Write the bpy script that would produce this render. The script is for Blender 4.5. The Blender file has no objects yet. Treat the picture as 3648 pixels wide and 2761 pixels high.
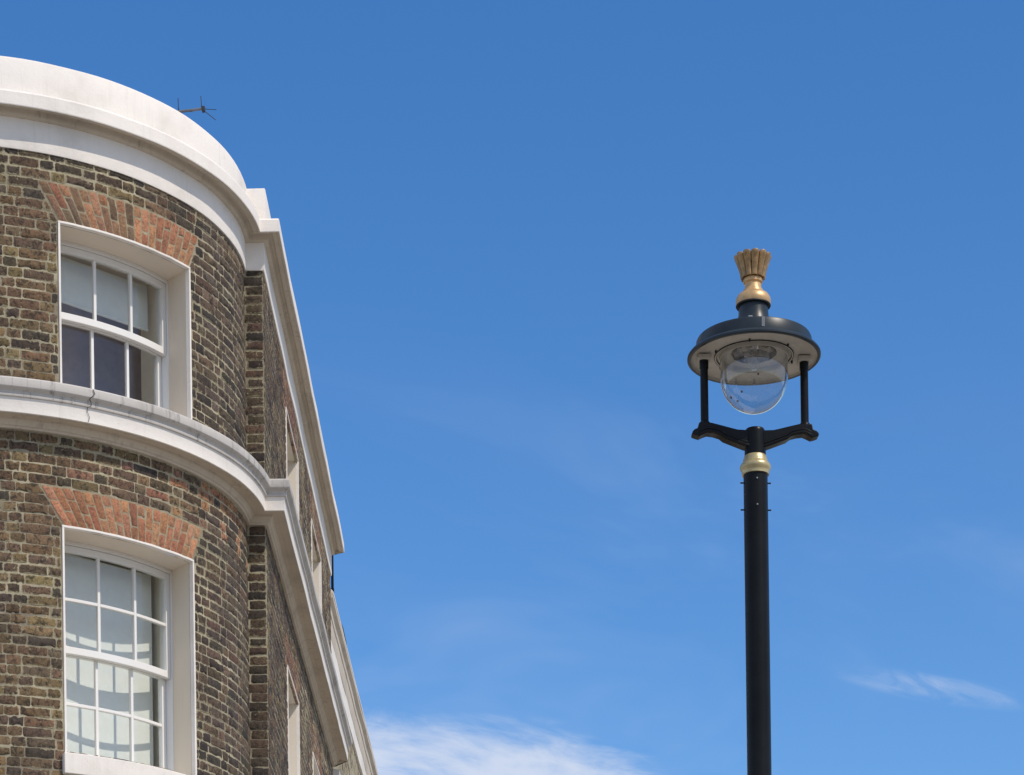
import bpy, bmesh, math, random
from math import sin, cos, pi, sqrt, radians, acos
from mathutils import Vector, noise
random.seed(11)
sc = bpy.context.scene
col = sc.collection
CH = 1.6                                   # eye height; heights below are given above the eye

# ------------------------------------------------------------------ camera (level, risen lens, slight roll)
cd = bpy.data.cameras.new('camera')
cam = bpy.data.objects.new('camera', cd); col.objects.link(cam)
cam.location = (0, 0, CH)
cam.rotation_euler = (pi / 2, 0.013, 0)
cd.sensor_width = 36; cd.lens = 36 * 9800 / 3648
cd.shift_y = (5300 - 1380.5) / 3648
cd.clip_start = 0.1; cd.clip_end = 5000
sc.camera = cam

# ------------------------------------------------------------------ light
SUN_AZ, SUN_EL = 53.0, 49.5                # azimuth from -Y (behind the camera) towards +X
L = Vector((sin(radians(SUN_AZ)) * cos(radians(SUN_EL)), -cos(radians(SUN_AZ)) * cos(radians(SUN_EL)), sin(radians(SUN_EL))))
sd = bpy.data.lights.new('sun', 'SUN'); sd.energy = 3.2; sd.angle = radians(0.53); sd.color = (1, 0.90, 0.78)
so = bpy.data.objects.new('sun', sd); col.objects.link(so)
so.rotation_euler = (-L).to_track_quat('-Z', 'Y').to_euler()
so.location = (20, -20, 40)

sc.view_settings.view_transform = 'Standard'; sc.view_settings.look = 'None'
sc.view_settings.exposure = 0.0; sc.view_settings.gamma = 1
sc.view_settings.use_curve_mapping = False

w = bpy.data.worlds.new('World'); sc.world = w; w.use_nodes = True
wt = w.node_tree; wt.nodes.clear()
def N(t, k, **kw):
    n = t.nodes.new(k)
    for a, b in kw.items(): setattr(n, a, b)
    return n
def M(t, op, a, b=None, c=None, clamp=False):
    n = t.nodes.new('ShaderNodeMath'); n.operation = op; n.use_clamp = clamp
    for i, x in enumerate((a, b, c)):
        if x is None: continue
        if isinstance(x, (int, float)): n.inputs[i].default_value = x
        else: t.links.new(x, n.inputs[i])
    return n.outputs[0]
def ramp(t, x, a, b, lo=0.0, hi=1.0):
    n = t.nodes.new('ShaderNodeMapRange'); n.interpolation_type = 'SMOOTHSTEP'; n.clamp = True
    t.links.new(x, n.inputs[0])
    n.inputs[1].default_value = a; n.inputs[2].default_value = b; n.inputs[3].default_value = lo; n.inputs[4].default_value = hi
    return n.outputs[0]
def mixc(t, f, a, b, mode='MIX'):
    n = t.nodes.new('ShaderNodeMix'); n.data_type = 'RGBA'; n.blend_type = mode
    for i, x in ((0, f), (6, a), (7, b)):
        if isinstance(x, (int, float)): n.inputs[i].default_value = x
        elif isinstance(x, tuple): n.inputs[i].default_value = (*x, 1) if len(x) == 3 else x
        else: t.links.new(x, n.inputs[i])
    return n.outputs[2]
SKY = 0.14
sky = N(wt, 'ShaderNodeTexSky', sky_type='NISHITA', sun_disc=False)
sky.sun_elevation = radians(SUN_EL); sky.sun_rotation = radians(180 - SUN_AZ)
sky.altitude = 0; sky.air_density = 1.0; sky.dust_density = 0.35; sky.ozone_density = 2.2
tc = N(wt, 'ShaderNodeTexCoord'); sp = N(wt, 'ShaderNodeSeparateXYZ')
wt.links.new(tc.outputs['Generated'], sp.inputs[0])
dx, dy, dz = sp.outputs
dyp = M(wt, 'MAXIMUM', dy, 0.05)
px = M(wt, 'DIVIDE', dx, dyp); pz = M(wt, 'DIVIDE', dz, dyp)
front = ramp(wt, dy, 0.2, 0.5)
def cloudnoise(sx, sz, shear, scale, detail=7, rough=0.6, off=0.0, dist=0.6):
    c = N(wt, 'ShaderNodeCombineXYZ')
    wt.links.new(M(wt, 'MULTIPLY', px, sx), c.inputs[0])
    wt.links.new(M(wt, 'MULTIPLY', M(wt, 'ADD', pz, M(wt, 'MULTIPLY', px, shear)), sz), c.inputs[1])
    c.inputs[2].default_value = off
    n = N(wt, 'ShaderNodeTexNoise'); n.inputs['Scale'].default_value = scale; n.inputs['Detail'].default_value = detail
    n.inputs['Roughness'].default_value = rough; n.inputs['Distortion'].default_value = dist
    wt.links.new(c.outputs[0], n.inputs['Vector'])
    return n.outputs[0]
def ell(cx, cz, ax, az, shear):
    a = M(wt, 'DIVIDE', M(wt, 'SUBTRACT', px, cx), ax)
    b = M(wt, 'DIVIDE', M(wt, 'SUBTRACT', M(wt, 'ADD', pz, M(wt, 'MULTIPLY', M(wt, 'SUBTRACT', px, cx), shear)), cz), az)
    return M(wt, 'SQRT', M(wt, 'ADD', M(wt, 'MULTIPLY', a, a), M(wt, 'MULTIPLY', b, b)))
nA = cloudnoise(1, 3.0, 0.12, 16, off=3.1)
nB = cloudnoise(1, 3.2, 0.25, 34, off=7.7, dist=0.9)
nC = cloudnoise(1, 2.0, 0.25, 7, detail=4, off=1.3)
mA = ramp(wt, ell(-0.008, 0.250, 0.112, 0.0365, 0.15), 0.45, 1.1, 1.0, 0.0)
nE = cloudnoise(1, 3.4, 0.2, 60, off=5.5, dist=1.0)
cA = ramp(wt, M(wt, 'ADD', M(wt, 'ADD', M(wt, 'MULTIPLY', nA, 0.78), M(wt, 'MULTIPLY', nE, 0.22)), M(wt, 'MULTIPLY', M(wt, 'SUBTRACT', mA, 0.5), 0.42)), 0.37, 0.80)
cA = M(wt, 'MULTIPLY', cA, ramp(wt, mA, 0.0, 0.35))
mB = ramp(wt, ell(0.158, 0.2885, 0.036, 0.0055, 0.17), 0.2, 1.2, 1.0, 0.0)
cB = M(wt, 'MULTIPLY', M(wt, 'MULTIPLY', ramp(wt, nB, 0.40, 0.80), mB), 0.55)
mD = ramp(wt, ell(0.0, 0.2795, 0.022, 0.0022, 0.08), 0.2, 1.2, 1.0, 0.0)
cB = M(wt, 'ADD', cB, M(wt, 'MULTIPLY', M(wt, 'MULTIPLY', ramp(wt, nB, 0.3, 0.7), mD), 0.35))
veil = M(wt, 'MULTIPLY', M(wt, 'MULTIPLY', ramp(wt, nC, 0.42, 0.8), ramp(wt, pz, 0.26, 0.46, 1.0, 0.0)), 0.22)
cl = M(wt, 'MULTIPLY', M(wt, 'ADD', M(wt, 'ADD', cA, cB), veil, clamp=True), front)
# unseen cloud added behind and beside the camera, whitening reflections and fill light
nG = N(wt, 'ShaderNodeTexNoise'); nG.inputs['Scale'].default_value = 3.2; nG.inputs['Detail'].default_value = 6; nG.inputs['Distortion'].default_value = 0.4
mpg = N(wt, 'ShaderNodeMapping'); mpg.inputs['Scale'].default_value = (1, 1, 2.2)
wt.links.new(tc.outputs['Generated'], mpg.inputs[0]); wt.links.new(mpg.outputs[0], nG.inputs['Vector'])
side_ = M(wt, 'MULTIPLY', ramp(wt, dy, 0.25, 0.75, 1.0, 0.0), ramp(wt, nG.outputs[0], 0.38, 0.62, 0.40, 0.90))
cl = M(wt, 'MULTIPLY', M(wt, 'ADD', cl, side_, clamp=True), 0.93)
skyc = sky.outputs[0]
hsv = N(wt, 'ShaderNodeHueSaturation'); hsv.inputs['Hue'].default_value = 0.506; hsv.inputs['Saturation'].default_value = 1.33; hsv.inputs['Value'].default_value = 1.14
wt.links.new(skyc, hsv.inputs['Color'])
cc = mixc(wt, cl, hsv.outputs[0], (0.64 / SKY, 0.715 / SKY, 0.87 / SKY))
bg = N(wt, 'ShaderNodeBackground'); bg.inputs[1].default_value = SKY
wt.links.new(cc, bg.inputs[0])
wo = N(wt, 'ShaderNodeOutputWorld'); wt.links.new(bg.outputs[0], wo.inputs[0])

# ------------------------------------------------------------------ materials
def mat(name):
    m = bpy.data.materials.new(name); m.use_nodes = True
    t = m.node_tree; b = t.nodes['Principled BSDF']
    return m, t, b
def tex(t, scale, detail=4, rough=0.55, vec=(1, 1, 1), dist=0.0):
    c = N(t, 'ShaderNodeTexCoord'); mp = N(t, 'ShaderNodeMapping'); mp.inputs['Scale'].default_value = vec
    t.links.new(c.outputs['Object'], mp.inputs[0])
    n = N(t, 'ShaderNodeTexNoise'); n.inputs['Scale'].default_value = scale; n.inputs['Detail'].default_value = detail
    n.inputs['Roughness'].default_value = rough; n.inputs['Distortion'].default_value = dist
    t.links.new(mp.outputs[0], n.inputs['Vector'])
    return n.outputs[0]
def bump(t, b, h, strength, dist=0.01):
    n = N(t, 'ShaderNodeBump'); n.inputs['Strength'].default_value = strength; n.inputs['Distance'].default_value = dist
    t.links.new(h, n.inputs['Height']); t.links.new(n.outputs[0], b.inputs['Normal'])
def simple(name, c, rough=0.5, metal=0.0, var=0.15, scale=12, bmp=0.0, spec=0.5):
    m, t, b = mat(name)
    f = ramp(t, tex(t, scale, 6, 0.65), 0.3, 0.75)
    t.links.new(mixc(t, f, tuple(x * (1 - var) for x in c), tuple(min(1, x * (1 + var)) for x in c)), b.inputs['Base Color'])
    b.inputs['Roughness'].default_value = rough; b.inputs['Metallic'].default_value = metal
    b.inputs['Specular IOR Level'].default_value = spec
    if bmp: bump(t, b, tex(t, scale * 4, 5, 0.6), bmp, 0.004)
    return m

def brick_mat(name, sootk, smk, mott):
    m, t, b = mat(name)
    a = N(t, 'ShaderNodeVertexColor'); a.layer_name = 'bcol'
    c = a.outputs[0]; e = a.outputs[1]
    fine = tex(t, 55, 8, 0.72)
    c = mixc(t, ramp(t, fine, 0.3, 0.7), c, mixc(t, 1.0, c, (1.55, 1.5, 1.4), 'MULTIPLY'))
    soot = ramp(t, tex(t, 24, 8, 0.75, dist=0.8), 0.47, 0.60)
    c = mixc(t, M(t, 'MULTIPLY', soot, sootk), c, (0.030, 0.027, 0.024))
    pit = ramp(t, tex(t, 120, 3, 0.5), 0.66, 0.74)
    c = mixc(t, M(t, 'MULTIPLY', pit, 0.8), c, (0.02, 0.018, 0.016))
    # lime smears left by old pointing at the brick edges
    sm = tex(t, 30, 8, 0.75, dist=0.8)
    patch = ramp(t, tex(t, 2.2, 3, 0.5), 0.40, 0.62)
    edge = M(t, 'MULTIPLY', M(t, 'SUBTRACT', 1.0, e), 0.22)
    smf = ramp(t, M(t, 'ADD', sm, M(t, 'ADD', M(t, 'MULTIPLY', edge, M(t, 'ADD', 0.35, M(t, 'MULTIPLY', patch, 0.65))), M(t, 'MULTIPLY', patch, 0.035))), 0.63, 0.67)
    c = mixc(t, M(t, 'MULTIPLY', smf, smk), c, (0.36, 0.315, 0.20))
    t.links.new(c, b.inputs['Base Color'])
    b.inputs['Roughness'].default_value = 0.93; b.inputs['Specular IOR Level'].default_value = 0.25
    h = M(t, 'ADD', M(t, 'MULTIPLY', tex(t, 40, 8, 0.7), 1.0), M(t, 'MULTIPLY', sm, 0.6))
    bump(t, b, h, 0.85, 0.012)
    return m
BRICK = brick_mat('stock_brick', 0.82, 0.85, 1)
RUBBED = brick_mat('rubbed_arch_brick', 0.40, 0.25, 1)
def mortar_mat():
    m, t, b = mat('lime_mortar')
    c = mixc(t, ramp(t, tex(t, 1.9, 5, 0.62), 0.38, 0.62), (0.22, 0.19, 0.135), (0.45, 0.40, 0.275))
    c = mixc(t, M(t, 'MULTIPLY', ramp(t, tex(t, 22, 7, 0.7), 0.5, 0.75), 0.65), c, (0.14, 0.125, 0.09))
    t.links.new(c, b.inputs['Base Color']); b.inputs['Roughness'].default_value = 0.95
    bump(t, b, tex(t, 60, 8, 0.7), 0.6, 0.01)
    return m
MORTAR = mortar_mat()
JOINT = simple('brown_arch_joint', (0.31, 0.27, 0.18), 0.95, var=0.25, scale=20, bmp=0.3)
def paint_mat(name, c, dirt, amount, streak=0.0, bm=0.35):
    m, t, b = mat(name)
    n1 = ramp(t, tex(t, 1.8, 7, 0.62), 0.45, 0.8)
    cc = mixc(t, M(t, 'MULTIPLY', n1, amount), c, dirt)
    n2 = ramp(t, tex(t, 26, 6, 0.7), 0.60, 0.80)
    cc = mixc(t, M(t, 'MULTIPLY', n2, amount * 0.8), cc, dirt)
    if streak:
        st = ramp(t, tex(t, 22, 5, 0.65, vec=(1, 1, 0.07)), 0.50, 0.72)
        st = M(t, 'MULTIPLY', st, ramp(t, tex(t, 2.0, 3, 0.5), 0.35, 0.6))
        cc = mixc(t, M(t, 'MULTIPLY', st, streak), cc, (dirt[0] * .55, dirt[1] * .55, dirt[2] * .55))
    sp_ = ramp(t, tex(t, 45, 3, 0.5), 0.73, 0.78)
    cc = mixc(t, M(t, 'MULTIPLY', sp_, amount), cc, (0.2, 0.18, 0.15))
    t.links.new(cc, b.inputs['Base Color']); b.inputs['Roughness'].default_value = 0.75
    b.inputs['Specular IOR Level'].default_value = 0.3
    h = M(t, 'ADD', tex(t, 9, 6, 0.6), M(t, 'MULTIPLY', tex(t, 60, 4, 0.6), 0.35))
    bump(t, b, h, bm, 0.012)
    return m
STUCCO = paint_mat('white_stucco', (0.82, 0.775, 0.715), (0.50, 0.46, 0.40), 0.5, 0.12)
STUCCO_OLD = paint_mat('weathered_stucco', (0.52, 0.495, 0.46), (0.26, 0.245, 0.225), 0.7, 0.8)
SOFFIT = paint_mat('stained_shaded_soffit_paint', (0.60, 0.53, 0.43), (0.30, 0.26, 0.21), 0.5, 0.45)  # cream paint with stains; shade under the ledges is put into the colour
REVEAL = paint_mat('cream_reveal_paint', (0.74, 0.66, 0.55), (0.60, 0.55, 0.48), 0.25, 0.1, 0.15)
JOINERY = paint_mat('white_joinery_paint', (0.78, 0.77, 0.74), (0.6, 0.57, 0.5), 0.12, 0.0, 0.05)
JOINERY.node_tree.nodes['Principled BSDF'].inputs['Roughness'].default_value = 0.35
GASKET = simple('dark_gap', (0.03, 0.03, 0.03), 0.8)
CRACK = simple('open_crack', (0.05, 0.045, 0.04), 0.95)
BLIND = simple('blind_fabric', (0.72, 0.74, 0.70), 0.9, var=0.03)
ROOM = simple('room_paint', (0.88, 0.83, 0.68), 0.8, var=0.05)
ROOMBACK = simple('mauve_room_back', (0.55, 0.48, 0.52), 0.8, var=0.1)  # muted mauve for the deeper room walls and floor
LEAD = simple('roof_lead', (0.16, 0.165, 0.17), 0.6, var=0.2, scale=3)
LEAD_EDGE = simple('lead_flashing', (0.30, 0.31, 0.33), 0.55, var=0.25, scale=9, bmp=0.4)
BLACKP = simple('black_gloss_paint', (0.006, 0.007, 0.008), 0.34, var=0.3, scale=8, bmp=0.05, spec=0.15)
SLATE = simple('dark_blue_grey_paint', (0.016, 0.026, 0.034), 0.36, var=0.25, scale=7, bmp=0.05, spec=0.32)
UNDER = simple('dirty_white_enamel', (0.46, 0.435, 0.38), 0.6, var=0.14, scale=9)
TARNISH = simple('tarnished_gold_paint', (0.37, 0.23, 0.105), 0.40, 0.35, var=0.30, scale=30, bmp=0.15)
GOLD = simple('gold_paint', (0.56, 0.36, 0.17), 0.42, 0.35, var=0.22, scale=16, bmp=0.15)
GOLD_PALE = simple('pale_gold_paint', (0.50, 0.41, 0.22), 0.38, 0.45, var=0.2, scale=16, bmp=0.12)
CHROME = simple('reflector_metal', (0.55, 0.55, 0.56), 0.12, 1.0, var=0.2, scale=18)
STEEL = simple('bare_steel', (0.35, 0.34, 0.33), 0.4, 0.9)
ALU = simple('dull_aluminium', (0.17, 0.18, 0.20), 0.5, 0.4)
RUBBER = simple('dark_plastic', (0.02, 0.022, 0.025), 0.6)
def glass_mat(name, boost, tint=(1, 1, 1), base=0.0, film=0.0, wave=0.0):
    m = bpy.data.materials.new(name); m.use_nodes = True; t = m.node_tree; t.nodes.clear()
    o = N(t, 'ShaderNodeOutputMaterial'); tr = N(t, 'ShaderNodeBsdfTransparent'); gl = N(t, 'ShaderNodeBsdfGlossy')
    tr.inputs[0].default_value = (*tint, 1); gl.inputs['Roughness'].default_value = 0.01
    if wave:
        bn = N(t, 'ShaderNodeBump'); bn.inputs['Strength'].default_value = wave; bn.inputs['Distance'].default_value = 0.02
        t.links.new(tex(t, 3.5, 2, 0.4), bn.inputs['Height']); t.links.new(bn.outputs[0], gl.inputs['Normal'])
    ge = N(t, 'ShaderNodeNewGeometry'); dt = N(t, 'ShaderNodeVectorMath', operation='DOT_PRODUCT')
    t.links.new(ge.outputs['Incoming'], dt.inputs[0]); t.links.new(ge.outputs['Normal'], dt.inputs[1])
    ca = M(t, 'ABSOLUTE', dt.outputs['Value'])
    fr = M(t, 'ADD', 0.04, M(t, 'MULTIPLY', 0.96, M(t, 'POWER', M(t, 'SUBTRACT', 1.0, ca), 5.0)))
    mx = N(t, 'ShaderNodeMixShader')
    t.links.new(M(t, 'ADD', M(t, 'MULTIPLY', fr, boost), base, clamp=True), mx.inputs[0])
    t.links.new(tr.outputs[0], mx.inputs[1]); t.links.new(gl.outputs[0], mx.inputs[2])
    last = mx.outputs[0]
    if film:
        df = N(t, 'ShaderNodeBsdfDiffuse'); df.inputs[0].default_value = (0.55, 0.55, 0.53, 1)
        m2 = N(t, 'ShaderNodeMixShader')
        t.links.new(M(t, 'MULTIPLY', ramp(t, tex(t, 7, 6, 0.65), 0.35, 0.75), film), m2.inputs[0])
        t.links.new(last, m2.inputs[1]); t.links.new(df.outputs[0], m2.inputs[2]); last = m2.outputs[0]
    t.links.new(last, o.inputs[0])
    return m
GLASS = glass_mat('window_glass', 2.0, (0.96, 0.98, 0.97), wave=0.25)
GLOBE = glass_mat('globe_glass', 2.4, (0.95, 0.955, 0.95), 0.02, 0.16)
def ground_mat(name, a, b_, s):
    m, t, b = mat(name)
    c = mixc(t, ramp(t, tex(t, s, 7, 0.65), 0.3, 0.7), a, b_)
    c = mixc(t, M(t, 'MULTIPLY', ramp(t, tex(t, 90, 3, 0.5), 0.4, 0.7), 0.4), c, tuple(x * .6 for x in a))
    t.links.new(c, b.inputs['Base Color']); b.inputs['Roughness'].default_value = 0.9
    return m
ASPHALT = ground_mat('asphalt', (0.19, 0.17, 0.145), (0.27, 0.245, 0.21), 1.5)
def paving_mat():
    m, t, b = mat('paving_slabs')
    c = N(t, 'ShaderNodeTexCoord'); br = N(t, 'ShaderNodeTexBrick')
    br.inputs['Scale'].default_value = 1; br.inputs['Brick Width'].default_value = 0.9; br.inputs['Row Height'].default_value = 0.6
    br.inputs['Mortar Size'].default_value = 0.006
    br.inputs['Color1'].default_value = (0.44, 0.39, 0.32, 1); br.inputs['Color2'].default_value = (0.52, 0.46, 0.38, 1)
    br.inputs['Mortar'].default_value = (0.12, 0.11, 0.1, 1)
    t.links.new(c.outputs['Object'], br.inputs[0]); t.links.new(br.outputs[0], b.inputs['Base Color'])
    b.inputs['Roughness'].default_value = 0.9
    return m
PAVING = paving_mat()
def plain_brick():
    m, t, b = mat('plain_brickwork')
    uv = N(t, 'ShaderNodeUVMap'); br = N(t, 'ShaderNodeTexBrick')
    br.inputs['Scale'].default_value = 1; br.inputs['Brick Width'].default_value = 0.225; br.inputs['Row Height'].default_value = 0.0742
    br.inputs['Mortar Size'].default_value = 0.011
    br.inputs['Color1'].default_value = (0.15, 0.10, 0.066, 1); br.inputs['Color2'].default_value = (0.07, 0.05, 0.037, 1)
    br.inputs['Mortar'].default_value = (0.38, 0.34, 0.23, 1)
    t.links.new(uv.outputs[0], br.inputs[0])
    c = mixc(t, M(t, 'MULTIPLY', ramp(t, tex(t, 13, 7, 0.7), 0.5, 0.7), 0.7), br.outputs[0], (0.03, 0.027, 0.024))
    t.links.new(c, b.inputs['Base Color']); b.inputs['Roughness'].default_value = 0.92
    return m
PLAINBRICK = plain_brick()

# ------------------------------------------------------------------ mesh helpers
class MB:
    def __init__(s): s.v = []; s.f = []; s.m = []; s.c = []; s.uv = []
    def add(s, verts, faces, mi=0, cols=None):
        o = len(s.v); s.v += [tuple(p) for p in verts]
        s.f += [tuple(i + o for i in f) for f in faces]; s.m += [mi] * len(faces)
        s.c += cols if cols else [(0.5, 0.5, 0.5, 1.0)] * len(verts)
    def box(s, x0, x1, y0, y1, z0, z1, mi=0):
        v = [(x, y, z) for z in (z0, z1) for y in (y0, y1) for x in (x0, x1)]
        s.add(v, [(0, 2, 3, 1), (4, 5, 7, 6), (0, 1, 5, 4), (2, 6, 7, 3), (0, 4, 6, 2), (1, 3, 7, 5)], mi)
    def lathe(s, prof, n=48, c=(0, 0, 0), mi=0, warp=None):
        v = []; f = []
        for r, z in prof:
            for k in range(n):
                a = 2 * pi * k / n
                rr, zz = (r, z) if warp is None else warp(r, z, a)
                v.append((c[0] + rr * cos(a), c[1] + rr * sin(a), c[2] + zz))
        for i in range(len(prof) - 1):
            for k in range(n):
                k2 = (k + 1) % n
                f.append((i * n + k, i * n + k2, (i + 1) * n + k2, (i + 1) * n + k))
        s.add(v, f, mi)
    def tube(s, a, b, r0, r1=None, n=12, mi=0, cap=True):
        r1 = r0 if r1 is None else r1
        a = Vector(a); b = Vector(b); d = (b - a).normalized()
        u = d.orthogonal().normalized(); w_ = d.cross(u)
        v = []
        for p, r in ((a, r0), (b, r1)):
            for k in range(n):
                t = 2 * pi * k / n; v.append(p + r * (cos(t) * u + sin(t) * w_))
        f = [(k, (k + 1) % n, n + (k + 1) % n, n + k) for k in range(n)]
        if cap: f += [tuple(range(n - 1, -1, -1)), tuple(range(n, 2 * n))]
        s.add(v, f, mi)
    def build(s, name, mats, parent=None, smooth=None, bevel=0.0, loc=None, colors=False):
        me = bpy.data.meshes.new(name); me.from_pydata(s.v, [], s.f)
        for m_ in (mats if isinstance(mats, (list, tuple)) else [mats]): me.materials.append(m_)
        me.polygons.foreach_set('material_index', s.m)
        if colors:
            at = me.color_attributes.new('bcol', 'FLOAT_COLOR', 'POINT')
            at.data.foreach_set('color', [x for c in s.c for x in c])
        if smooth is not None:
            me.polygons.foreach_set('use_smooth', [True] * len(s.f)); me.set_sharp_from_angle(angle=radians(smooth))
        me.validate(); me.update()
        bm = bmesh.new(); bm.from_mesh(me); bmesh.ops.recalc_face_normals(bm, faces=bm.faces) if not colors else None
        bm.to_mesh(me); bm.free()
        o = bpy.data.objects.new(name, me); col.objects.link(o)
        if parent: o.parent = parent
        if loc: o.location = loc
        if bevel:
            b = o.modifiers.new('bevel', 'BEVEL'); b.width = bevel; b.segments = 2; b.limit_method = 'ANGLE'; b.angle_limit = radians(40)
        return o
def empty(name, loc, label, cat, group=None):
    o = bpy.data.objects.new(name, None); col.objects.link(o); o.location = loc; o.empty_display_size = 0.3
    o['label'] = label; o['category'] = cat
    if group: o['group'] = group
    return o
def struct(o): o['kind'] = 'structure'; return o

# ------------------------------------------------------------------ ground
g = MB(); g.add([(-900, -900, 0), (900, -900, 0), (900, 900, 0), (-900, 900, 0)], [(0, 1, 2, 3)]); struct(g.build('road', ASPHALT))
g = MB(); g.box(-14, 2.1, 11.5, 70, -0.2, 0.12); struct(g.build('pavement', PAVING, bevel=0.02))

# ------------------------------------------------------------------ plan of the corner house
XC, YC, RB = -4.15, 22.0, 2.13           # bow: centre and brick radius
YP = 22.03                                # face of the narrow return beside the bow
SL = 0.0077
def XF(y): return -1.873 + SL * (y - 22.0)
XL = 2 * XC - XF(YP)
YEND = 29.40
def bow(s, z, o):
    t = s / RB; return (XC + (RB + o) * sin(t), YC - (RB + o) * cos(t), z + CH)
def side(s, z, o): return (XF(s) + o, s, z + CH)
def pier(s, z, o): return (s, YP - o, z + CH)
def lpier(s, z, o): return (s, YP - o, z + CH)
CO = 2.223 / 30

def path(o, nb=72, ns=24, left=True):
    """plan outline offset outwards by o: left side, left return, bow, right return, right side"""
    R = RB + o; c = (o - (YP - YC)) / R; te = acos(max(-1, min(1, c)))
    P = []
    if left: P += [(XL - o, YEND), (XL - o, YP - o)]
    for i in range(nb + 1):
        t = -te + 2 * te * i / nb; P.append((XC + R * sin(t), YC - R * cos(t)))
    P.append((XF(YP) + o, YP - o))
    for i in range(1, ns + 1):
        y = YP + (YEND - YP) * i / ns; P.append((XF(y) + o, y))
    return P
def sweep(mb, prof, rough=0.0, mi=0, nb=72, ns=24, pathf=path, seed=0.0):
    rows = []
    for j, (o, z) in enumerate(prof):
        P = pathf(o, nb, ns); row = []
        for i, (x, y) in enumerate(P):
            dz = do = 0
            if rough and 2 < i < len(P) - ns - 1:
                q = Vector((x * 2.3, y * 2.3, z * 3 + seed)); dz = rough * noise.noise(q); do = rough * noise.noise(q + Vector((9, 3, 5)))
                r = Vector((x - XC, y - YC)); r.normalize(); x += r.x * do; y += r.y * do
            elif rough and i >= len(P) - ns:
                q = Vector((x * 2, y * 1.7, z * 3 + seed)); dz = rough * 1.6 * noise.noise(q); x += rough * 1.6 * noise.noise(q + Vector((4, 7, 1)))
            row.append((x, y, z + dz + CH))
        rows.append(row)
    n = len(rows[0]); V = [p for r in rows for p in r]; F = []
    for j in range(len(rows) - 1):
        for i in range(n - 1): F.append((j * n + i, j * n + i + 1, (j + 1) * n + i + 1, (j + 1) * n + i))
    F.append(tuple(j * n + n - 1 for j in range(len(rows)))); F.append(tuple(j * n for j in range(len(rows) - 1, -1, -1)))
    mb.add(V, F, mi)

# ------------------------------------------------------------------ brick courses
BROWN = [(0.125, 0.084, 0.050), (0.150, 0.104, 0.060), (0.115, 0.078, 0.050), (0.170, 0.120, 0.066), (0.100, 0.070, 0.048), (0.085, 0.064, 0.046),
         (0.140, 0.092, 0.058), (0.120, 0.086, 0.058), (0.065, 0.052, 0.042), (0.19, 0.138, 0.072), (0.15, 0.095, 0.062)]
DARK = [(0.072, 0.054, 0.040), (0.088, 0.064, 0.046), (0.060, 0.047, 0.037), (0.045, 0.038, 0.033), (0.100, 0.072, 0.049), (0.090, 0.059, 0.044)]
PURPLE = [(0.100, 0.074, 0.056), (0.085, 0.064, 0.051), (0.118, 0.082, 0.058), (0.068, 0.054, 0.046), (0.13, 0.092, 0.064), (0.100, 0.078, 0.062)]
RED = [(0.31, 0.150, 0.085), (0.34, 0.168, 0.095), (0.28, 0.132, 0.076), (0.32, 0.165, 0.098), (0.26, 0.12, 0.072), (0.35, 0.18, 0.105)]
ARCHBROWN = [(0.18, 0.115, 0.072), (0.215, 0.125, 0.080), (0.15, 0.10, 0.066), (0.24, 0.135, 0.085), (0.13, 0.09, 0.060)]
def jit(c, k=0.16):
    f = 1 + random.uniform(-k, k); return tuple(max(0.01, x * f * (1 + random.uniform(-0.06, 0.06))) for x in c)
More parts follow.
